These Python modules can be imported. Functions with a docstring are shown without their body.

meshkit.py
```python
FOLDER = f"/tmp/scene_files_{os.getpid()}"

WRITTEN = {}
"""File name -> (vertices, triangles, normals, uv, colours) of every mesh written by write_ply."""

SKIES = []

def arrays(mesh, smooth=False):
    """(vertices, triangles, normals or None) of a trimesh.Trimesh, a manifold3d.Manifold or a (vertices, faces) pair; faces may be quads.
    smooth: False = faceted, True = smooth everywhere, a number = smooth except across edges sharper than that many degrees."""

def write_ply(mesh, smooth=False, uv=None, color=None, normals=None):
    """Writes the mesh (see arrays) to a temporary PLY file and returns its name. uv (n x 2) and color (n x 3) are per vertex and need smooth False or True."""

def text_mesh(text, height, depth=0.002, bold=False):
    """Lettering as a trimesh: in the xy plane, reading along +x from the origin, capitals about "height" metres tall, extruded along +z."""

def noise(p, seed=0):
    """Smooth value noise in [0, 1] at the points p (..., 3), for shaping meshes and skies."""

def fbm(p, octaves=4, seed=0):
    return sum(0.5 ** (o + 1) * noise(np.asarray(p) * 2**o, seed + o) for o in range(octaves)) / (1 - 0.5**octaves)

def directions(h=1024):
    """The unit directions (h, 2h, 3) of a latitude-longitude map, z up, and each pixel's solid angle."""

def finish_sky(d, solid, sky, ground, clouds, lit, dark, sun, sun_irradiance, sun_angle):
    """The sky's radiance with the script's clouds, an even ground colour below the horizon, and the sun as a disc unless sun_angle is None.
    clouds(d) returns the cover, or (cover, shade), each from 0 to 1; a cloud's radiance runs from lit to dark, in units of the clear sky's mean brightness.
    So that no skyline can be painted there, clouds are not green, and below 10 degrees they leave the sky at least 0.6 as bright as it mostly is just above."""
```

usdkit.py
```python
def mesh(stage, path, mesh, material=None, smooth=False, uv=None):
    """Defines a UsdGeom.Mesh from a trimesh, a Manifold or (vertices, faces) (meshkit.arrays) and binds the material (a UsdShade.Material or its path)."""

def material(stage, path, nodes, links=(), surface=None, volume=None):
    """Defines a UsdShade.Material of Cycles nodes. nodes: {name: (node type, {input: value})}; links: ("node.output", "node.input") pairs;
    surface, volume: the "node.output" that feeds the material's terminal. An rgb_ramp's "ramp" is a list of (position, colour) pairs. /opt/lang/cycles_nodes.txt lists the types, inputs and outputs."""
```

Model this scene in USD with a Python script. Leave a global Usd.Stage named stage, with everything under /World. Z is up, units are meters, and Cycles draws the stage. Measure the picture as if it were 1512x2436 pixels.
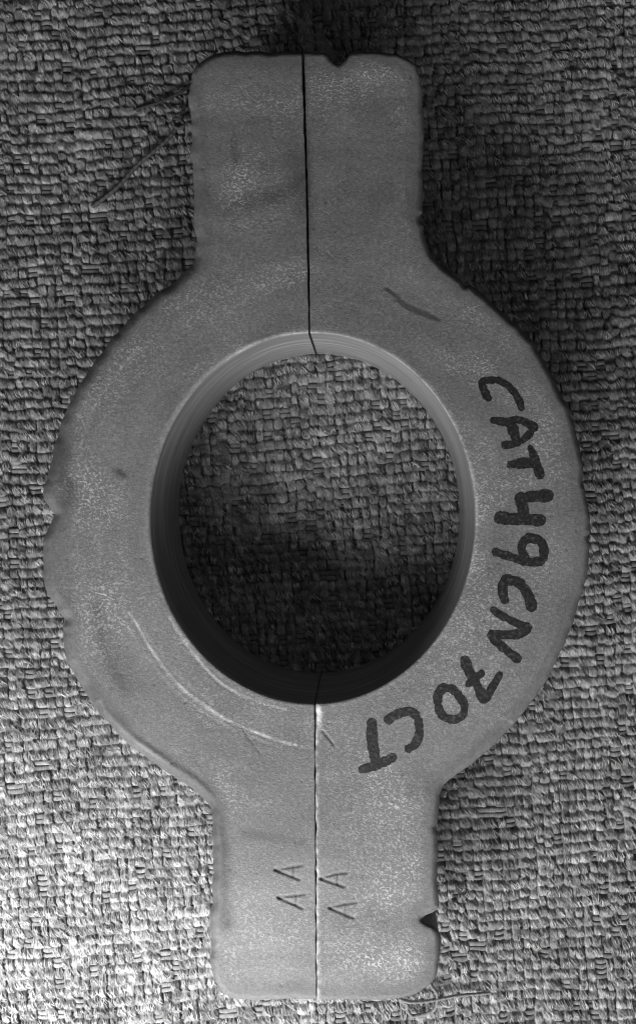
import math
import numpy as np, trimesh, shapely
from scipy.spatial import Delaunay, cKDTree
from scipy.ndimage import map_coordinates, gaussian_filter
from shapely.geometry import Polygon, LineString
from pxr import Usd, UsdGeom, UsdLux, UsdShade, Gf, Sdf, Vt
import usdkit

rng = np.random.default_rng(7)
stage = Usd.Stage.CreateInMemory()
UsdGeom.SetStageUpAxis(stage, UsdGeom.Tokens.z)
UsdGeom.SetStageMetersPerUnit(stage, 1.0)
UsdGeom.Xform.Define(stage, '/World')
UsdGeom.Scope.Define(stage, '/World/Looks')

# ------------------------------------------------------------------ camera
# The clamp's top face is measured in units of 0.08 mm (U); it lies T above the cloth.
U = 8e-5
T = 317 * U                      # thickness of the casting, 25 mm
HC = 1900 * U                    # camera above the top face, 152 mm
CX, CY = 856.0, 1148.0           # the point straight below the camera
CAMX, CAMY = (CX - 756) * U, (1217.5 - CY) * U
cam = UsdGeom.Camera.Define(stage, '/World/camera')
cam.AddTranslateOp().Set(Gf.Vec3d(CAMX, CAMY, T + HC))
FL = 28.0
AP = FL * 1512 * U / HC
cam.CreateFocalLengthAttr(FL)
cam.CreateHorizontalApertureAttr(AP)
cam.CreateVerticalApertureAttr(AP * 1024 / 635)
cam.CreateHorizontalApertureOffsetAttr(-CAMX * FL / HC)
cam.CreateVerticalApertureOffsetAttr(-CAMY * FL / HC)
cam.CreateClippingRangeAttr(Gf.Vec2f(0.01, 50))
cam.CreateExposureAttr(0.0)


# ------------------------------------------------------------------ lamps
def rect_lamp(name, pos, target, w, h, intensity):
    l = UsdLux.RectLight.Define(stage, '/World/' + name)
    l.CreateWidthAttr(w); l.CreateHeightAttr(h); l.CreateIntensityAttr(intensity)
    z = Gf.Vec3d(*pos) - Gf.Vec3d(*target); z.Normalize()
    x = Gf.Cross(Gf.Vec3d(0, 0, 1), z)
    x = Gf.Vec3d(1, 0, 0) if x.GetLength() < 1e-6 else x.GetNormalized()
    y = Gf.Cross(z, x)
    l.AddTransformOp().Set(Gf.Matrix4d(x[0], x[1], x[2], 0, y[0], y[1], y[2], 0, z[0], z[1], z[2], 0, pos[0], pos[1], pos[2], 1))
    return l


rect_lamp('window_light', (-0.085, -0.22, 0.138), (-0.01, -0.04, 0), 0.28, 0.12, 10)
rect_lamp('second_window_light', (0.2, -0.75, 0.40), (0, 0, 0), 0.9, 0.4, 1.35)
rect_lamp('ceiling_light', (0.2, 0.1, 1.6), (0, 0, 0), 1.6, 1.6, 0.12)
desk = UsdLux.SphereLight.Define(stage, '/World/desk_lamp_light')         # a small lamp with a narrow beam
desk.CreateRadiusAttr(0.02); desk.CreateIntensityAttr(720.0)
sh_ = UsdLux.ShapingAPI.Apply(desk.GetPrim()); sh_.CreateShapingConeAngleAttr(17.0); sh_.CreateShapingConeSoftnessAttr(1.0)
_z = (Gf.Vec3d(-0.14, -0.19, 0.38) - Gf.Vec3d(-0.088, -0.148, 0)).GetNormalized(); _x = Gf.Cross(Gf.Vec3d(0, 0, 1), _z).GetNormalized(); _y = Gf.Cross(_z, _x)
desk.AddTransformOp().Set(Gf.Matrix4d(*_x, 0, *_y, 0, *_z, 0, -0.14, -0.19, 0.38, 1))


# ------------------------------------------------------------------ helpers
def obj(path, mesh, mat, smooth=True):
    return usdkit.mesh(stage, path, mesh, '/World/Looks/' + mat, smooth=smooth)


def paint(m, col, name='paint'):
    UsdGeom.PrimvarsAPI(m).CreatePrimvar(name, Sdf.ValueTypeNames.Color3fArray, 'vertex').Set(
        Vt.Vec3fArray.FromNumpy(np.ascontiguousarray(col, dtype=np.float32)))


def tag(prim, **kw):
    for k, v in kw.items():
        prim.SetCustomDataByKey(k, v)


def X(px, py, z=T):
    """photo-sized units (1512 wide) on the plane at height z -> metres"""
    f = (T + HC - z) / HC
    return CAMX + (np.asarray(px, float) - CX) * U * f, CAMY - (np.asarray(py, float) - CY) * U * f


class Noise2:
    def __init__(s, seed, n=256):
        s.g = np.random.default_rng(seed).random((n, n)); s.n = n

    def __call__(s, x, y, scale):
        return map_coordinates(s.g, [np.asarray(y) / scale + 50, np.asarray(x) / scale + 50], order=3, mode='wrap', prefilter=False) * 2 - 1


N1, N2, N3, N4 = (Noise2(k) for k in (1, 2, 3, 4))


def fbm(n, x, y, scale, oct=3):
    v = 0; a = 1; t = 0
    for k in range(oct):
        v = v + a * n(x + 37 * k, y + 91 * k, scale / 2 ** k); t += a; a *= .55
    return v / t


def sstep(a, b, x):
    t = np.clip((x - a) / (b - a), 0, 1)
    return t * t * (3 - 2 * t)


def spline(pts, step=2.0):
    """smooth curve through the points, evenly sampled"""
    from scipy.interpolate import PchipInterpolator
    p = np.asarray(pts, float)
    t = np.r_[0, np.cumsum(np.maximum(np.linalg.norm(np.diff(p, axis=0), axis=1), 1e-6))]
    n = max(2, int(t[-1] / step))
    q = np.linspace(0, t[-1], n + 1)
    return np.stack([PchipInterpolator(t, p[:, k])(q) for k in range(p.shape[1])], 1)


# ------------------------------------------------------------------ materials
def M(name, nodes, links, surface='p.BSDF'):
    return usdkit.material(stage, '/World/Looks/' + name, nodes, links, surface=surface)


# grey cast metal: vertex paint r = tone, g = amount of pale flecks, b = roughness
M('cast_metal', {
    'a': ('attribute', {'attribute': 'paint'}), 's': ('separate_color', {}),
    'g': ('geometry', {}),
    'n1': ('noise_texture', {'scale': 2300., 'detail': 1.5, 'roughness': .5, 'distortion': .6}),
    'r1': ('rgb_ramp', {'ramp': [(0, (0, 0, 0)), (.50, (0, 0, 0)), (.63, (1, 1, 1)), (1, (1, 1, 1))]}),
    'n2': ('noise_texture', {'scale': 1500., 'detail': 6., 'roughness': .7}),
    'r2': ('map_range', {'from_min': .25, 'from_max': .75, 'to_min': .66, 'to_max': 1.34}),
    'f': ('math', {'math_type': 'multiply'}), 'f2': ('math', {'math_type': 'multiply_add', 'value2': 1.15, 'value3': 1.0}),
    't': ('math', {'math_type': 'multiply'}), 't2': ('math', {'math_type': 'multiply'}),
    'c': ('combine_color', {}),
    'h': ('math', {'math_type': 'multiply_add', 'value2': .6}),
    'n3': ('noise_texture', {'scale': 3600., 'detail': 3., 'roughness': .65}),
    'b': ('bump', {'strength': .42, 'distance': .00022}),
    'p': ('principled_bsdf', {'specular_ior_level': .45}),
}, [('a.color', 's.color'), ('g.position', 'n1.vector'), ('g.position', 'n2.vector'), ('g.position', 'n3.vector'),
    ('n1.fac', 'r1.fac'), ('r1.color', 'f.value1'), ('s.g', 'f.value2'), ('f.value', 'f2.value1'),
    ('n2.fac', 'r2.value'), ('s.r', 't.value1'), ('r2.result', 't.value2'), ('t.value', 't2.value1'), ('f2.value', 't2.value2'),
    ('t2.value', 'c.r'), ('t2.value', 'c.g'), ('t2.value', 'c.b'), ('c.color', 'p.base_color'), ('s.b', 'p.roughness'),
    ('f.value', 'h.value1'), ('n3.fac', 'h.value3'), ('h.value', 'b.height'), ('b.normal', 'p.normal')])

# the bored face: fine rings left by the cutter
M('bored_metal', {
    'g': ('geometry', {}), 'm': ('mapping', {'scale': (25., 25., 650.)}),
    'n': ('noise_texture', {'scale': 1., 'detail': 5., 'roughness': .75}),
    'r': ('rgb_ramp', {'ramp': [(.3, (.16, .16, .16)), (.5, (.21, .21, .21)), (.68, (.40, .40, .40))]}),
    'b': ('bump', {'strength': .35, 'distance': .0002}),
    'p': ('principled_bsdf', {'roughness': .42, 'specular_ior_level': .5}),
}, [('g.position', 'm.vector'), ('m.vector', 'n.vector'), ('n.fac', 'r.fac'), ('r.color', 'p.base_color'), ('n.fac', 'b.height'), ('b.normal', 'p.normal')])

M('marker_ink', {
    'g': ('geometry', {}), 'n': ('noise_texture', {'scale': 1500., 'detail': 4., 'roughness': .65}),
    'r': ('rgb_ramp', {'ramp': [(.36, (.012, .012, .012)), (.56, (.03, .03, .03)), (.70, (.11, .11, .11))]}),
    'b': ('bump', {'strength': .5, 'distance': .0002}),
    'p': ('principled_bsdf', {'roughness': .55, 'specular_ior_level': .35}),
}, [('g.position', 'n.vector'), ('n.fac', 'r.fac'), ('r.color', 'p.base_color'), ('n.fac', 'b.height'), ('b.normal', 'p.normal')])

# yarn: vertex paint r = tone
M('yarn', {
    'a': ('attribute', {'attribute': 'paint'}), 's': ('separate_color', {}), 'g': ('geometry', {}),
    'm': ('mapping', {'rotation': (0, 0, math.radians(-18)), 'scale': (5200., 900., 2500.)}),
    'n': ('noise_texture', {'scale': 1., 'detail': 3., 'roughness': .6}),
    'r': ('map_range', {'from_min': .3, 'from_max': .7, 'to_min': .6, 'to_max': 1.4}),
    't': ('math', {'math_type': 'multiply'}), 'c': ('combine_color', {}),
    'b': ('bump', {'strength': .8, 'distance': .00025}),
    'p': ('principled_bsdf', {'roughness': .75, 'specular_ior_level': .25, 'sheen_weight': .25, 'sheen_roughness': .5}),
}, [('a.color', 's.color'), ('g.position', 'm.vector'), ('m.vector', 'n.vector'), ('n.fac', 'r.value'), ('s.r', 't.value1'), ('r.result', 't.value2'),
    ('t.value', 'c.r'), ('t.value', 'c.g'), ('t.value', 'c.b'), ('c.color', 'p.base_color'), ('n.fac', 'b.height'), ('b.normal', 'p.normal')])

M('fibre', {'g': ('geometry', {}), 'n': ('noise_texture', {'scale': 420., 'detail': 5., 'roughness': .75}),
            'r': ('rgb_ramp', {'ramp': [(.36, (.09, .09, .09)), (.5, (.38, .38, .38)), (.64, (.80, .80, .80))]}),
            'p': ('principled_bsdf', {'roughness': .7, 'specular_ior_level': .3})},
  [('g.position', 'n.vector'), ('n.fac', 'r.fac'), ('r.color', 'p.base_color')])
for nm, col in (('backing_cloth', .05), ('grey_thread', .12), ('dark_thread', .045), ('pale_thread', .22)):
    M(nm, {'g': ('geometry', {}), 'n': ('noise_texture', {'scale': 4000., 'detail': 2.}),
           'r': ('rgb_ramp', {'ramp': [(.3, (col * .7,) * 3), (.7, (col * 1.3,) * 3)]}),
           'p': ('principled_bsdf', {'roughness': .7, 'specular_ior_level': .3})},
      [('g.position', 'n.vector'), ('n.fac', 'r.fac'), ('r.color', 'p.base_color')])

# ------------------------------------------------------------------ the woven cloth: every yarn is a part
cloth = UsdGeom.Xform.Define(stage, '/World/woven_fabric')
ROT = math.radians(3.4)
cloth.AddRotateZOp().Set(math.degrees(ROT))
tag(cloth.GetPrim(), label='coarse grey tweed upholstery fabric lying under the split clamp', category='fabric', kind='structure')
UF = U * (T + HC) / HC
PU, PV = 21.5 * UF, 24.5 * UF
NW, NR = 84, 106
BU, BV = 82 * PU / 2, NR * PV / 2
bk = trimesh.creation.box((2 * BU, 2 * BV, .0006)); bk.apply_translation((0, 0, -.0019))
obj('/World/woven_fabric/backing', bk, 'backing_cloth', False)


def wobble(V):
    x, y = V[:, 0] / PU, V[:, 1] / PV
    V = V.copy()
    V[:, 0] += (.22 * N1(x, y, 2.3) + .3 * N2(x, y, 7)) * PU
    V[:, 1] += (.24 * N3(x, y, 2.6) + .35 * N4(x, y, 9)) * PV
    V[:, 2] += .00012 * N2(x + 31, y, 3.1)
    return V


def numbered(base, k):
    return base if k == 0 else f'{base}_{k:03d}'


up = rng.random((NW, NR)) > .07                       # the warp shows on top of the row
for i in range(NW):
    for j in range(1, NR):
        if not up[i, j] and not up[i, j - 1]:
            up[i, j] = rng.random() > .3
merge = rng.random((NW, NR)) < .06                    # float carries on into the next row
cellt = rng.random((NW, NR))
RPR = 5                                               # rings per row
frac = np.array([-.44, -.24, 0, .24, .44])
LOB = 7
ths = np.linspace(0, 2 * np.pi, LOB * 2, endpoint=False)
NS = len(ths)
FZ = []
for i in range(NW):
    u0 = (i - (NW - 1) / 2) * PU
    jit = rng.normal(0, .07, NR + 1) + .25 * np.sin(np.arange(NR + 1) * .05 + i * 2.4) * .3 + (.05 if i % 2 else -.05)
    amp = rng.normal(1, .2, NR); wid = rng.normal(1, .17, NR); side = rng.normal(0, .09, NR); dip = rng.random(NR)
    vs, zs, hw, hh, uo, tn, jj = [], [], [], [], [], [], []
    for j in range(NR):
        for f in frac:
            e = abs(f) / .5
            joined = (f > 0 and j + 1 < NR and merge[i, j] and up[i, j + 1]) or (f < 0 and j > 0 and merge[i, j - 1] and up[i, j - 1])
            ee = e * .35 if joined else e
            vs.append((j - NR / 2 + .5 + f + jit[j]) * PV)
            if up[i, j]:
                zs.append((.26 * amp[j] - (.24 + .26 * dip[j]) * ee ** 3.0) * 1e-3)
                hw.append(PU * (.56 * wid[j] - .12 * ee ** 3))
                hh.append(.00052 * (1 - .3 * ee ** 3))
            else:
                zs.append(-.00085 - .0002 * (1 - e)); hw.append(PU * .36); hh.append(.00035)
            uo.append(side[j] * PU); tn.append(cellt[i, j]); jj.append(j)
    for j in range(NR):
        if up[i, j]:
            c0 = j * RPR
            for q_ in range(9):
                t0 = rng.uniform(-.5, .1); ln = rng.uniform(.45, .85); xa = rng.uniform(-.8, .8); sl = rng.normal(-.33, .36)
                tt = t0 + ln * np.linspace(0, 1, 4)
                xo = xa + sl * np.linspace(-.5, .5, 4) * ln * 2.2
                w_ = hw[c0 + 2]
                zt = zs[c0 + 2] - .00050 * np.minimum(np.abs(tt * 2), 1.1) ** 3 + hh[c0 + 2] * np.sqrt(np.clip(1 - xo ** 2 * .8, .1, 1)) * 1.08 + .00006 + rng.normal(0, .00004)
                FZ.append(np.stack([u0 + uo[c0 + 2] + xo * w_, (j - NR / 2 + .5 + tt + jit[j]) * PV, zt], 1))
    vs = np.array(vs); vs = np.maximum.accumulate(vs + np.arange(len(vs)) * 1e-7)
    zs, hw, hh, uo, tn = map(np.array, (zs, hw, hh, uo, tn))
    tw = .9 * vs / PV + np.cumsum(rng.normal(0, .10, len(vs))) + rng.normal(0, .12, len(vs))    # twist of the strands
    TH = ths[None, :] + tw[:, None] + rng.normal(0, .05, (len(vs), NS))
    corr = np.where(np.arange(NS) % 2 == 0, 1.14, .62)[None, :] + rng.normal(0, .07, (len(vs), NS))
    ct, sn = np.cos(TH), np.sin(TH)
    sq = (np.abs(ct) ** 2.6 + np.abs(sn) ** 2.6) ** (-1 / 2.6)          # flattened, rather square yarn
    xx = u0 + uo[:, None] + hw[:, None] * ct * sq * (.55 + .45 * corr)
    zz = zs[:, None] + hh[:, None] * sn * sq * corr
    yy = np.broadcast_to(vs[:, None], xx.shape)
    V = np.stack([xx, yy, zz], -1).reshape(-1, 3)
    R = len(vs)
    a = (np.arange(R - 1)[:, None] * NS + np.arange(NS)[None, :]).ravel()
    b = (np.arange(R - 1)[:, None] * NS + (np.arange(NS)[None, :] + 1) % NS).ravel()
    F = np.vstack([np.stack([a, b, b + NS], 1), np.stack([a, b + NS, a + NS], 1)])
    st = np.repeat(np.random.default_rng(100 + i).random((1 + R // 7, LOB)), 7, 0)[:R]; st = np.repeat(st, 2, 1)
    tone = (.20 + .13 * tn[:, None] ** 1.4 + .30 * (st - .5)) * (1 + .12 * math.sin(i * 5.3)) * (1 + .55 * (N4(np.full(R, i + 9.), vs / PV, 1.7) + .6 * N2(np.full(R, i + 3.), vs / PV, 4.5)))[:, None]
    tone = np.clip(tone, .03, .6).reshape(-1)
    m = obj('/World/woven_fabric/' + numbered('warp_yarn', i), (wobble(V), F), 'yarn', True)
    paint(m, np.repeat(tone[:, None], 3, 1))

FZ = np.array(FZ)
fz = UsdGeom.BasisCurves.Define(stage, '/World/woven_fabric/loose_fibres')
fz.CreateTypeAttr('linear'); fz.CreateWrapAttr('nonperiodic')
fz.CreatePointsAttr(Vt.Vec3fArray.FromNumpy(wobble(FZ.reshape(-1, 3)).astype(np.float32)))
fz.CreateCurveVertexCountsAttr(Vt.IntArray.FromNumpy(np.full(len(FZ), 4, np.int32)))
fz.CreateWidthsAttr(Vt.FloatArray.FromNumpy(np.tile(np.array([.00006, .00016, .00016, .00005], np.float32), len(FZ)))); fz.SetWidthsInterpolation('vertex')
UsdShade.MaterialBindingAPI.Apply(fz.GetPrim()).Bind(UsdShade.Material.Get(stage, '/World/Looks/fibre'))
tag(fz.GetPrim(), kind='stuff')

WS = 6
wth = np.linspace(0, 2 * np.pi, WS, endpoint=False)
nu = NW * 2 + 1
k = 0
for j in range(NR):
    for d in (-.25, .25):
        v0 = (j - NR / 2 + .5 + d) * PV
        us = np.linspace(-BU, BU, nu)
        col = np.clip(np.round(us / PU + (NW - 1) / 2).astype(int), 0, NW - 1)
        z = np.where(up[col, j], -.00045, .00006) + rng.normal(0, .00004, nu)
        hv = PV * .25 * (1 + rng.normal(0, .08, nu)); hz = .00032
        tone = np.clip(.17 + .14 * rng.random() + rng.normal(0, .03, nu), .03, .5)
        xx = np.repeat(us[:, None], WS, 1)
        yy = v0 + hv[:, None] * np.cos(wth) + rng.normal(0, .00003, (nu, 1))
        zz = z[:, None] + hz * np.sin(wth)
        V = np.stack([xx, yy, zz], -1).reshape(-1, 3)
        a = (np.arange(nu - 1)[:, None] * WS + np.arange(WS)[None, :]).ravel()
        b = (np.arange(nu - 1)[:, None] * WS + (np.arange(WS)[None, :] + 1) % WS).ravel()
        F = np.vstack([np.stack([a, b + WS, b], 1), np.stack([a, a + WS, b + WS], 1)])
        m = obj('/World/woven_fabric/' + numbered('weft_yarn', k), (wobble(V), F), 'yarn', True)
        paint(m, np.repeat(np.repeat(tone, WS)[:, None], 3, 1))
        k += 1

# ------------------------------------------------------------------ the two halves of the split clamp
def ell(x0, grow=0):
    return 744, 1232, 386 + grow, 440 + grow


def arc(x_a, x_b, top, grow=0):
    cx, cy, ra, rb = ell(0, grow)
    xs = np.array([x_a, x_b], float)
    an = np.arccos(np.clip((xs - cx) / ra, -1, 1))
    return an, cx, cy, ra, rb


LEFT_OUT = [(717,122),(640,121),(560,121),(535,121),(512,128),(480,145),(467,155),(459,172),(456,190),(452,205),(449,225),(449,250),(453,262),(455,290),(456,340),(459,400),(460,450),(462,500),(463,540),(466,580),(466,610),(458,632),(440,650),(412,672),(380,692),(345,722),(320,745),(295,775),(270,802),(248,830),(228,858),(208,888),(190,915),(172,945),(155,985),(142,1020),(132,1050),(125,1080),(120,1110),(113,1138),(105,1156),(103,1172),(107,1190),(118,1208),(130,1224),(122,1242),(112,1262),(104,1285),(102,1314),(103,1345),(102,1372),(110,1400),(122,1428),(140,1455),(156,1474),(148,1492),(149,1512),(156,1545),(163,1576),(176,1605),(191,1627),(219,1672),(238,1700),(260,1723),(285,1749),(310,1772),(340,1795),(370,1814),(407,1845),(430,1858),(458,1876),(475,1892),(489,1906),(500,1925),(504,1949),(505,1980),(507,2041),(509,2112),(503,2150),(499,2183),(501,2219),(502,2270),(504,2310),(511,2338),(522,2357),(535,2367),(552,2374),(611,2378),(680,2378),(752,2377)]
RIGHT_OUT = [(754,2378),(800,2378),(876,2378),(946,2376),(977,2369),(1002,2358),(1022,2344),(1035,2326),(1041,2300),(1044,2280),(1046,2250),(1046,2228),(1043,2214),(1030,2200),(1014,2194),(1004,2186),(1012,2178),(1030,2170),(1042,2158),(1044,2140),(1041,2110),(1038,2089),(1040,2028),(1040,1985),(1034,1968),(1041,1952),(1043,1908),(1045,1890),(1055,1868),(1072,1850),(1102,1829),(1143,1799),(1183,1764),(1218,1724),(1254,1681),(1284,1640),(1309,1600),(1329,1560),(1349,1514),(1364,1474),(1374,1436),(1388,1401),(1397,1351),(1401,1318),(1402,1293),(1397,1276),(1404,1264),(1403,1242),(1397,1200),(1390,1160),(1386,1152),(1387,1116),(1378,1061),(1363,1000),(1344,955),(1324,915),(1294,859),(1264,809),(1234,776),(1193,741),(1153,703),(1125,683),(1118,677),(1106,680),(1098,668),(1072,647),(1042,625),(1022,599),(1012,569),(1008,535),(1000,524),(999,514),(1005,503),(1006,453),(1003,403),(1007,353),(1007,302),(1005,262),(1003,217),(998,181),(988,152),(972,140),(941,128),(901,122),(860,121),(841,123),(832,129),(824,140),(815,146),(805,152),(793,147),(786,138),(779,128),(770,123),(723,122)]
SEAM_L_LO = [(752,2377),(750,2200),(749,2000),(748,1800),(747,1672)]
SEAM_L_HI = [(734,797),(731,650),(727,450),(722,300),(717,122)]
SEAM_R_HI = [(723,122),(727.5,300),(732,450),(735.5,650),(737.5,797)]
SEAM_R_LO = [(749.5,1672),(750.5,1800),(751.5,2000),(752.5,2200),(754,2378)]


def bore_arc(x0, x1, leftside):
    cx, cy, ra, rb = 744, 1232, 386, 440
    a0 = math.acos((x0 - cx) / ra); a1 = math.acos((x1 - cx) / ra)
    if leftside:      # from the lower seam round the left to the upper seam (screen: y down)
        t = np.linspace(a0, 2 * math.pi - a1, 420)
        return np.stack([cx + ra * np.cos(t), cy + rb * np.sin(t)], 1)
    t = np.linspace(-a0, a1, 420)
    return np.stack([cx + ra * np.cos(t), cy + rb * np.sin(t)], 1)


def resample(p, step):
    p = np.asarray(p, float)
    t = np.r_[0, np.cumsum(np.linalg.norm(np.diff(p, axis=0), axis=1))]
    n = max(2, int(round(t[-1] / step)))
    q = np.linspace(0, t[-1], n + 1)
    return np.stack([np.interp(q, t, p[:, 0]), np.interp(q, t, p[:, 1])], 1)


def rough(p, amp, scale, seed):
    n = np.random.default_rng(seed).normal(0, 1, len(p)); n = gaussian_filter(n, scale); n *= amp / (n.std() + 1e-9)
    d = np.gradient(p, axis=0); d /= np.linalg.norm(d, axis=1, keepdims=True) + 1e-9
    w = np.minimum(1, np.minimum(np.arange(len(p)), np.arange(len(p))[::-1]) / 12.0)
    return p + np.stack([-d[:, 1], d[:, 0]], 1) * (n * w)[:, None]


STAMPS = [  # hammered letters A: (strokes, depth)
    ([(654,2069),(720,2058)], 5, 3.0), ([(654,2069),(712,2092)], 5.6, 4.0), ([(700,2062),(697,2084)], 3.4, 3.0),
    ([(662,2135),(725,2127)], 5, 3.0), ([(662,2135),(719,2160)], 5.6, 4.0), ([(705,2129),(703,2152)], 3.4, 3.0),
    ([(762,2089),(800,2078),(826,2076)], 5, 3.4), ([(762,2090),(818,2109)], 5.6, 4.0), ([(803,2080),(802,2103)], 3.6, 3.2),
    ([(822,2151),(820,2174)], 3.0, 1.6), ([(784,2159),(820,2150),(846,2147)], 5, 3.2), ([(784,2160),(841,2184)], 5.6, 4.0),
    ([(768,1739),(793,1771)], 4.5, 3.5), ([(768,1718),(791,1723)], 2, 1.3),
    ([(575,1731),(598,1766),(622,1797)], 2.6, 1.6), ([(750,585),(775,600),(790,612)], 2, 1.2),
]
GOUGE = [(918,684),(940,699),(956,716),(985,733),(1015,745),(1045,759)]
BRIGHT = [  # bare scratches: points, width, strength
    ([(305,1459),(326,1489),(351,1535),(377,1571),(407,1611),(443,1647),(483,1677),(534,1711),(575,1731),(621,1749),(672,1767),(744,1779)], 5, 1.0),
    ([(297,1480),(343,1552),(399,1625),(476,1690),(568,1742),(668,1778)], 6, .3), ([(330,1480),(372,1545),(430,1615),(500,1668)], 9, .18),
    ([(365,1560),(400,1610),(440,1652),(480,1682),(530,1716)], 3, .6),
    ([(402,1469),(440,1530),(487,1590),(530,1630),(590,1662),(677,1688)], 5, .9),
    ([(236,1668),(262,1705),(290,1736),(330,1768),(362,1792),(400,1815)], 7, .45),
    ([(745,585),(770,598),(800,618)], 2.5, .5), ([(733,2300),(742,2230)], 2, .5),
    ([(768,708),(830,720),(900,745),(980,800),(1060,880),(1120,965)], 3, .12),
    ([(1195,1040),(1205,1120),(1203,1200),(1196,1260)], 3, .18), ([(1120,1640),(1175,1585),(1215,1530)], 3, .35),
    ([(1160,1690),(1200,1712),(1225,1722)], 4, .4), ([(1320,1130),(1386,1158)], 4, .3),
    ([(1200,1690),(1260,1615),(1320,1500)], 6, .25),
    ([(238,945),(215,985),(200,1030),(185,1090),(178,1170)], 5, .4), ([(330,830),(280,885),(245,935)], 6, .3),
]
DARK = [  # stains
    ([(219,1640),(265,1695),(305,1735),(356,1771),(407,1807),(468,1847),(509,1893),(528,1949),(533,2031),(532,2110),(540,2200)], 17, .30),
    ([(150,1075),(150,1130),(165,1160),(160,1190)], 22, .30), ([(280,1120),(295,1130)], 9, .4),
    ([(490,460),(520,490),(600,475),(700,455)], 26, .16), ([(520,510),(620,480),(720,430)], 18, .12),
    ([(555,330),(560,380)], 10, .25), ([(700,380),(720,440),(722,500)], 26, .18), ([(900,470),(960,440),(985,500)], 40, .14),
    ([(230,1450),(240,1520),(300,1640)], 18, .22), ([(800,230),(900,260),(960,330)], 30, .06),
    ([(580,1985),(640,1990),(720,2005)], 12, .16), ([(560,2330),(640,2345),(720,2340)], 24, .12),
    ([(905,2196),(912,2200)], 8, .2), ([(840,2082),(880,2090)], 7, .12), ([(880,2165),(884,2172)], 9, .2),
]
PALE = [  # patches of pale grit
    (900, 185, 75, 34, .9), (640, 240, 130, 30, .7), (820, 225, 60, 40, .6), (600, 480, 110, 70, .7), (945, 270, 25, 50, .6), (560, 420, 60, 90, .4),
    (930, 2290, 90, 45, 1.0), (960, 1960, 70, 90, .7), (880, 2120, 90, 60, .5), (880, 2250, 130, 60, .5), (620, 2180, 120, 130, .35),
    (1130, 1480, 110, 130, .8), (1060, 1650, 160, 60, .5), (1150, 730, 60, 40, .7), (1300, 1000, 40, 90, .5), (1280, 1340, 60, 90, .5),
    (230, 1420, 90, 80, .8), (240, 1520, 50, 80, .6), (240, 900, 80, 120, .55), (200, 1120, 40, 140, .6), (440, 720, 110, 60, .6), (520, 700, 90, 80, .4), (330, 830, 70, 60, .4),
    (590, 1680, 160, 120, .2), (850, 1900, 100, 200, .3),
]
flat = lambda s: resample(s, 1.0)


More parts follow.
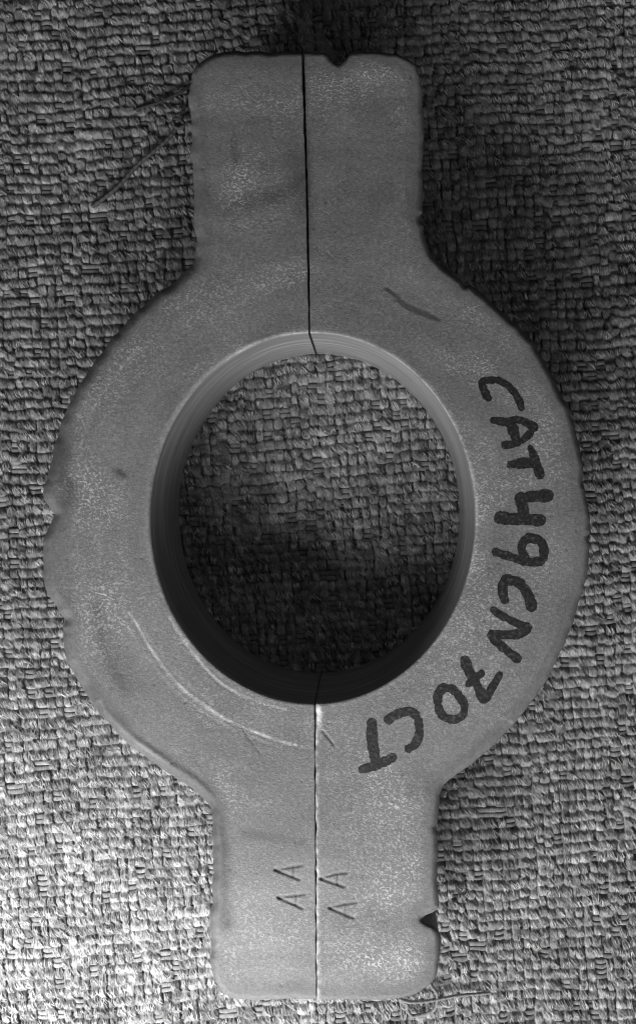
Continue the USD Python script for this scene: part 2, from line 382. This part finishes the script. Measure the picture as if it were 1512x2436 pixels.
def make_half(side):
    left = side == 0
    if left:
        seg = {'outer': rough(resample(LEFT_OUT, 3), 1.4, 3, 11), 'low': rough(resample(SEAM_L_LO, 3), .5, 2, 12),
               'bore': bore_arc(747, 734, True), 'high': rough(resample(SEAM_L_HI, 3), .4, 2, 13)}
        order = ['outer', 'low', 'bore', 'high']
    else:
        seg = {'outer': rough(resample(RIGHT_OUT, 3), .9, 3, 14), 'high': rough(resample(SEAM_R_HI, 3), .4, 2, 15),
               'bore': bore_arc(737.5, 749.5, False), 'low': rough(resample(SEAM_R_LO, 3), .7, 2, 16)}
        order = ['outer', 'high', 'bore', 'low']
    seg['bore'] = resample(seg['bore'], 3)
    ring = np.vstack([seg[o][:-1] for o in order]); kind = np.concatenate([[o] * (len(seg[o]) - 1) for o in order])
    poly = Polygon(ring).buffer(0)
    if poly.geom_type != 'Polygon':
        poly = max(poly.geoms, key=lambda g: g.area)
    sgn = 1 if Polygon(ring).exterior.is_ccw else -1
    d = np.roll(ring, -1, 0) - np.roll(ring, 1, 0); d /= np.linalg.norm(d, axis=1, keepdims=True)
    nin = np.stack([-d[:, 1], d[:, 0]], 1) * sgn
    rings = [ring]
    for off in (.35, 1.0, 2.0, 3.4):
        q = ring + nin * off
        ok = shapely.contains_xy(poly, q[:, 0], q[:, 1])
        # keep only points that really are that far from the outline (drops folds at inner corners)
        dist = cKDTree(resample(np.vstack([ring, ring[:1]]), .7)).query(q)[0]
        rings.append(q[ok & (dist > off * .8)])
    x0, y0, x1, y1 = poly.bounds
    g = 3.3
    gx, gy = np.meshgrid(np.arange(x0, x1, g), np.arange(y0, y1, g * .87))
    gx = gx + (np.arange(gx.shape[0]) % 2)[:, None] * g / 2
    P = np.stack([gx.ravel(), gy.ravel()], 1) + np.random.default_rng(5).uniform(-.4, .4, (gx.size, 2))
    inner = poly.buffer(-5.2)
    P = P[shapely.contains_xy(inner, P[:, 0], P[:, 1])]
    pts = np.vstack(rings + [P])
    tri = Delaunay(pts).simplices
    c = pts[tri].mean(1)
    tri = tri[shapely.contains_xy(poly, c[:, 0], c[:, 1])]
    e1 = pts[tri[:, 1]] - pts[tri[:, 0]]; e2 = pts[tri[:, 2]] - pts[tri[:, 0]]
    cr = e1[:, 0] * e2[:, 1] - e1[:, 1] * e2[:, 0]
    tri[cr > 0] = tri[cr > 0][:, ::-1]                 # y points down here, so this makes them face up
    zf, col = surface(pts, seg, left)
    x, y = X(pts[:, 0], pts[:, 1], T + zf * U)
    Vt_ = np.stack([x, y, T + zf * U], 1)
    # side walls
    n = len(ring)
    zr = Vt_[:n, 2]
    xr, yr = x[:n], y[:n]
    verts, faces, cols = [Vt_], [tri], [col]
    base = len(Vt_)
    L = 7
    def wall(idx, close):
        lay = []
        nx, ny = nin[idx, 0], -nin[idx, 1]
        isout = (kind[idx] == 'outer')
        for k_ in range(L):
            f = k_ / (L - 1)
            bulge = isout * (1.5 * N1(ring[idx, 0], ring[idx, 1] + 400 * f, 60) * (f > 0))
            lay.append(np.stack([xr[idx] - nx * U * bulge, yr[idx] - ny * U * bulge, zr[idx] * (1 - f) + (-.0001) * f], 1))
        V = np.vstack(lay); m = len(idx)
        mm = m if close else m - 1
        F = []
        for k_ in range(L - 1):
            a = k_ * m + np.arange(mm); b = k_ * m + (np.arange(mm) + 1) % m
            F += [np.stack([a, b, b + m], 1), np.stack([a, b + m, a + m], 1)]
        F = np.vstack(F)
        # outward facing check
        a, b, c3 = V[F[0]]
        nn = np.cross(b - a, c3 - a)
        if nn[0] * -nx[0] + nn[1] * -ny[0] < 0:
            F = F[:, ::-1]
        return V, F
    isb = kind == 'bore'
    s = int(np.argmax(~isb & np.roll(isb, 1)))         # first vertex after the bore
    allidx = (np.arange(n) + s) % n
    nb = int((~isb).sum())
    wi = np.r_[allidx[:nb], allidx[nb]]
    bi = np.r_[allidx[nb:], allidx[0]]
    V, F = wall(wi, False)
    verts.append(V); faces.append(F + base)
    wc = np.full((len(V), 3), (.20, .25, .6)); wc[:, 0] *= 1 + .25 * rng.normal(0, .5, len(V)); cols.append(wc)
    body = (np.vstack(verts), np.vstack(faces)); bcol = np.vstack(cols)
    bore = wall(bi, False)
    return body, bcol, bore


def dseg(p, pts):
    return cKDTree(resample(pts, 1.0)).query(p)[0]


def surface(p, seg, left):
    x, y = p[:, 0], p[:, 1]
    do = dseg(p, seg['outer']); db = dseg(p, seg['bore'])
    ds = np.minimum(dseg(p, seg['low']), dseg(p, seg['high']))
    z = 2.2 * fbm(N1, x, y, 150, 3) + .55 * fbm(N2, x, y, 26, 3) + .16 * N3(x, y, 6)
    # rounded rims: the cast outline is soft and uneven, the bored and sawn edges are crisp
    ro = (18 + 7 * sstep(800, 500, x)) + 7 * fbm(N2, x, y, 130, 3)
    if not left:
        ro = ro * .8
    ro = ro * (1 - .5 * sstep(2250, 2330, y)) * (1 - .4 * sstep(260, 160, y))
    rnd = lambda d_, r: -r * (1 - np.sqrt(np.clip(1 - (1 - np.clip(d_ / r, 0, 1)) ** 2, 0, 1)))
    ztop = rnd(do, np.maximum(ro, 8))
    rb = np.clip(7 + 5 * fbm(N3, x, y, 90, 2), 3, 14)
    if left:
        rb = rb + 9 * sstep(700, 450, x) * sstep(1250, 1080, y)
    zb = rnd(db, rb)
    if left:
        rs = np.full(len(x), 2.0)
        z = z + 3.0 * sstep(1000, 300, y)
    else:
        rs = 2.0 + sstep(1500, 1700, y) * (4.5 + 4.5 * N4(x * 0, y, 8)) * (1 - .45 * sstep(1735, 1800, y)) + 11 * np.exp(-((y - 1705) / 34) ** 2)
        z = z - 6.0 * sstep(1000, 500, y) + 2.0 * sstep(1300, 1900, y)
    zs_ = rnd(ds, rs)
    z = z + ztop + zb + zs_
    tone = .20 * (1 + .32 * fbm(N3, x, y, 210, 4) + .05 * fbm(N4, x, y, 24, 3))
    ang = np.arctan2(y - 1232, x - 744); rad_ = np.hypot(x - 744, (y - 1232) * .93)
    arm = sstep(560, 700, rad_)
    tone = tone * (1 + .26 * (arm * fbm(N2, x * .22 + .06 * y, y, 26, 3) + (1 - arm) * fbm(N2, ang * 110, rad_, 24, 3)) + .20 * fbm(N1, x + 77, y, 60, 3))
    fl = .2 + .6 * sstep(.02, .42, fbm(N4, x + 300, y, 95, 4))
    for cx, cy, sx, sy, a in PALE:
        fl += a * np.exp(-((x - cx) / sx) ** 2 - ((y - cy) / sy) ** 2) * (.75 + .6 * fbm(N1, x, y, 40, 3))
    fl *= sstep(8, 46, do + 12 * N2(x, y, 30)) * (1 + .5 * fbm(N4, x, y, 70, 3))
    tone += .03 * fl + .07 * np.exp(-((x - 935 + .5 * (y - 2290)) / 60) ** 2 - ((y - 2290) / 34) ** 2) + .035 * np.exp(-((x - 885) / 60) ** 2 - ((y - 183) / 16) ** 2)
    tone *= 1 - .13 * sstep(50, 22, do + 8 * N2(x, y, 40))      # bare rim without grit
    rough_ = .52 + .1 * fbm(N4, x, y, 60, 3)
    for pts, w, dep in STAMPS:
        d_ = dseg(p, pts); k_ = np.clip(1 - (d_ / w), 0, 1)
        z -= dep * sstep(0, 1, k_) * .65
        tone *= 1 - .42 * k_ ** .7
    d_ = dseg(p, spline(GOUGE)); w = 4 + 5 * sstep(915, 970, x) * sstep(1050, 1010, x) + 1.2 * N2(x, y, 12)
    z -= 1.3 * np.sqrt(np.clip(1 - (d_ / np.maximum(w, 2)) ** 2, 0, 1)); tone *= 1 - .55 * np.clip(1 - d_ / (w + 2), 0, 1) ** .6
    for pts, w, a in BRIGHT:
        d_ = dseg(p, spline(pts)); br = (.45 + 1.1 * fbm(N4, x, y, 26, 3)) * np.clip(.75 + 1.1 * N2(d_ * 40, x - y, 34), .1, 1.5)
        k_ = np.clip(1 - d_ / (1.15 * w), 0, 1) * np.clip(br * 1.4, 0, 1.2) * a
        z -= 1.2 * k_; tone += .33 * k_; rough_ -= .12 * k_; fl *= 1 - .6 * np.clip(k_, 0, 1)
    for pts, w, a in DARK:
        d_ = dseg(p, spline(pts)); tone *= 1 - 1.45 * a * np.exp(-(d_ / w) ** 2) * (1 + .7 * fbm(N1, x, y, 25, 3))
        if w == 17:
            z -= 1.5 * np.exp(-(d_ / 10) ** 2) * (1 + 1.3 * N2(x, y, 35)) * sstep(2120, 2000, y)
    # bare bright metal on the bored rim and on the right half's lower sawn edge
    wear = np.exp(-(db / 10) ** 2) * np.clip(.4 + 1.0 * fbm(N2, x, y, 40, 3), 0, 1)
    if not left:
        wear = np.maximum(wear, np.exp(-(ds / 6) ** 2) * sstep(1600, 1690, y) * np.clip(.55 + 1.5 * N4(x, y, 7), 0, 1.5))
        wear = np.maximum(wear, 1.3 * np.exp(-(ds / 15) ** 2) * np.exp(-((y - 1700) / 26) ** 2))
    tone += .22 * wear + (0 if left else .35) * wear * (ds < 16) * (1 - .75 * sstep(1735, 1790, y)); rough_ -= .12 * wear; fl *= 1 - .8 * np.clip(wear, 0, 1)
    # small pits
    pr = np.random.default_rng(31 if left else 32)
    q = np.stack([pr.uniform(100, 1400, 420), pr.uniform(120, 2380, 420)], 1); pd, pi_ = cKDTree(q).query(p)
    rad = pr.uniform(1.8, 5.0, 420)[pi_]
    k_ = np.clip(1 - pd / rad, 0, 1); z -= 1.6 * k_; tone *= 1 - .3 * k_
    return z, np.stack([np.clip(tone, .03, .8), np.clip(fl, 0, 1.4), np.clip(rough_, .25, .8)], 1)


halves = []
for side in (0, 1):
    path = '/World/' + numbered('clamp_half', side)
    xf = UsdGeom.Xform.Define(stage, path)
    body, bcol, bore = make_half(side)
    m = obj(path + '/body', body, 'cast_metal', True); paint(m, bcol)
    m = obj(path + '/bored_face', bore, 'bored_metal', True)
    tag(m.GetPrim(), label='smooth machined inner face of the bore')
    halves.append(body)
tag(stage.GetPrimAtPath('/World/clamp_half'), label='left half of the split grey cast metal clamp, unmarked by pen', category='clamp half', group='halves of the split clamp')
tag(stage.GetPrimAtPath('/World/clamp_half_001'), label='right half of the split grey cast metal clamp with black handwriting', category='clamp half', group='halves of the split clamp')

# ------------------------------------------------------------------ handwriting on the right half
c4 = lambda L: [(750 + a / 1.985, 673 + b / 1.985) for a, b in L]
c6 = lambda L: [(750 + a / 1.985, 1250 + b / 1.985) for a, b in L]
LETTERS = [
    ('C', [(c4([(818,545),(796,510),(785,472),(800,460),(850,458),(900,480),(940,520),(962,560),(970,588)]), 34)]),
    ('A', [(c4([(838,648),(890,655),(950,645),(985,655),(1030,682)]), 36), (c4([(1028,682),(990,732),(950,755),(895,765)]), 34), (c4([(912,660),(935,700),(945,750)]), 48)]),
    ('T', [(c4([(1013,778),(1030,820),(1045,860),(1058,905)]), 40), (c4([(920,858),(960,853),(1030,848)]), 48)]),
    ('4', [(c4([(1095,1005),(1030,1008),(965,1020)]), 48), (c4([(968,1015),(978,1060),(985,1110)]), 48), (c4([(870,1108),(940,1115),(1062,1120)]), 50)]),
    ('9', [(c6([(990,148),(972,110),(982,75),(1010,60),(1045,65),(1075,100),(1078,140),(1060,168),(1020,172),(960,160),(900,142),(850,125)]), 40)]),
    ('C', [(c6([(893,352),(882,300),(900,258),(940,262),(985,300),(1010,345),(1018,380)]), 46)]),
    ('N', [(c6([(838,398),(900,438),(1000,482)]), 36), (c6([(998,492),(940,515),(832,517)]), 44), (c6([(832,532),(890,580),(948,628)]), 42)]),
    ('7', [(c6([(705,638),(725,690),(760,750),(792,818)]), 48), (c6([(795,822),(830,770),(868,705)]), 42), (c6([(722,748),(755,720),(782,697)]), 34)]),
    ('0', [(c6([(602,768),(577,800),(580,860),(610,905),(650,915),(695,890),(702,855),(672,800),(632,768),(600,768)]), 40)]),
    ('C', [(c6([(345,915),(400,885),(440,877),(478,905),(490,970),(472,1030),(440,1052)]), 42)]),
    ('I', [(c6([(265,932),(268,1010),(285,1110)]), 50), (c6([(222,1150),(290,1130),(362,1095)]), 42)]),
]
tp = halves[1][0]
top_x, top_y, top_z = tp[:, 0], tp[:, 1], tp[:, 2]
sel = top_z > T - 40 * U
htree = cKDTree(tp[sel][:, :2]); hz = top_z[sel]
for k, (ch, strokes) in enumerate(LETTERS):
    shp = []
    for pts, w in strokes:
        q = spline(pts, 1.5)
        hw_ = w / 1.985 / 2 * (1 + .10 * gaussian_filter(np.random.default_rng(60 + k).normal(0, 1, len(q)), 3) * 3)
        shp += [shapely.Point(a, b).buffer(r, 12) for (a, b), r in zip(q, hw_)]
    sh = shapely.unary_union(shp).simplify(.15)
    if sh.geom_type != 'Polygon':
        sh = max(sh.geoms, key=lambda g_: g_.area)
    def rr(r_, s_):
        r_ = resample(np.array(r_.coords), 1.6); r_ = rough(r_, .55, 1.2, s_); r_[-1] = r_[0]
        return r_
    sh = Polygon(rr(sh.exterior, 200 + k), [rr(h_, 300 + k) for h_ in sh.interiors if Polygon(h_).area > 12]).buffer(0)
    if sh.geom_type != 'Polygon':
        sh = max(sh.geoms, key=lambda g_: g_.area)
    x0, y0, x1, y1 = sh.bounds
    gx, gy = np.meshgrid(np.arange(x0, x1, 2.5), np.arange(y0, y1, 2.5))
    P = np.stack([gx.ravel(), gy.ravel()], 1); P = P[shapely.contains_xy(sh.buffer(-1.2), P[:, 0], P[:, 1])]
    bd = [np.array(sh.exterior.coords)[:-1]] + [np.array(h_.coords)[:-1] for h_ in sh.interiors]
    pts = np.vstack(bd + [P]); tri = Delaunay(pts).simplices
    cc = pts[tri].mean(1); tri = tri[shapely.contains_xy(sh, cc[:, 0], cc[:, 1])]
    e1 = pts[tri[:, 1]] - pts[tri[:, 0]]; e2 = pts[tri[:, 2]] - pts[tri[:, 0]]
    cr = e1[:, 0] * e2[:, 1] - e1[:, 1] * e2[:, 0]; tri[cr > 0] = tri[cr > 0][:, ::-1]
    x, y = X(pts[:, 0], pts[:, 1])
    dd, ii = htree.query(np.stack([x, y], 1), k=4)
    z = hz[ii].max(1) + .00004
    obj('/World/clamp_half_001/' + numbered('marker_letter', k), (np.stack([x, y, z], 1), tri), 'marker_ink', True)


# ------------------------------------------------------------------ loose threads on the cloth
def tube(pts, radii, sides=9):
    p = np.asarray(pts); t = np.gradient(p, axis=0); t /= np.linalg.norm(t, axis=1, keepdims=True)
    upv = np.array([0, 0, 1.0]); a = np.cross(t, upv); a /= np.linalg.norm(a, axis=1, keepdims=True) + 1e-12; b = np.cross(a, t)
    th = np.linspace(0, 2 * np.pi, sides, endpoint=False)
    V = p[:, None] + radii[:, None, None] * (np.cos(th)[None, :, None] * a[:, None] + np.sin(th)[None, :, None] * b[:, None])
    n = len(p); V = V.reshape(-1, 3)
    i = (np.arange(n - 1)[:, None] * sides + np.arange(sides)).ravel(); j = (np.arange(n - 1)[:, None] * sides + (np.arange(sides) + 1) % sides).ravel()
    F = np.vstack([np.stack([i, j, j + sides], 1), np.stack([i, j + sides, i + sides], 1)])
    c = len(V); V = np.vstack([V, p[:1], p[-1:]])
    r = np.arange(sides)
    F = np.vstack([F, np.stack([np.full(sides, c), (r + 1) % sides, r], 1), np.stack([np.full(sides, c + 1), (n - 1) * sides + r, (n - 1) * sides + (r + 1) % sides], 1)])
    return V, F


def thread(k, pts, r0, r1, mat, label):
    """pts: (px, py, height above the yarn tops in mm)"""
    q = spline(np.array(pts, float) * [1, 1, 20], 2.0); q[:, 2] /= 20
    z = .0011 + q[:, 2] * 1e-3
    x, y = X(q[:, 0], q[:, 1], z)
    n = len(q); r = np.linspace(r0, r1, n) * UF * (1 + .12 * np.sin(np.arange(n) * .9))
    r[0] *= .6; r[-1] *= .5
    m = obj('/World/' + numbered('loose_thread', k), tube(np.stack([x, y, z], 1), r), mat, True)
    tag(m.GetPrim(), label=label, category='thread', group='loose threads on the fabric')


thread(0, [(470,196,.2),(453,201,.5),(435,214,.9),(417,224,.8),(377,242,.4),(350,250,.1),(322,259,-.35)], 4.2, 2.4, 'dark_thread',
       'short dark loose thread poking out near top left corner of the clamp')
thread(1, [(470,240,.1),(446,256,.5),(434,268,.9),(431,283,1.3),(438,295,1.6),(426,304,1.7),(414,298,1.6),(412,286,1.5),(421,280,1.3),(428,288,.9),(420,302,.7),(409,318,.9),(377,349,1.0),(326,392,.8),(285,438,.5),(250,468,.3),(217,491,.0)], 4.2, 4.6, 'grey_thread',
       'long grey loose thread with a kinked loop, trailing down from the clamp\'s upper left arm')
thread(2, [(1022,2339,.2),(1030,2352,.8),(1039,2366,1.0),(1039,2388,1.0),(1027,2406,.8),(1002,2415,.6),(982,2418,.5),(969,2404,.5),(966,2388,.8),(952,2382,1.0),(950,2376,1.2),(962,2382,1.4),(980,2385,1.5),(1002,2384,1.5),(1052,2376,1.1),(1100,2368,.7),(1125,2366,.4),(1165,2362,-.2)], 4.4, 3.4, 'pale_thread',
       'curled pale grey loose thread lying at the clamp\'s lower right corner')
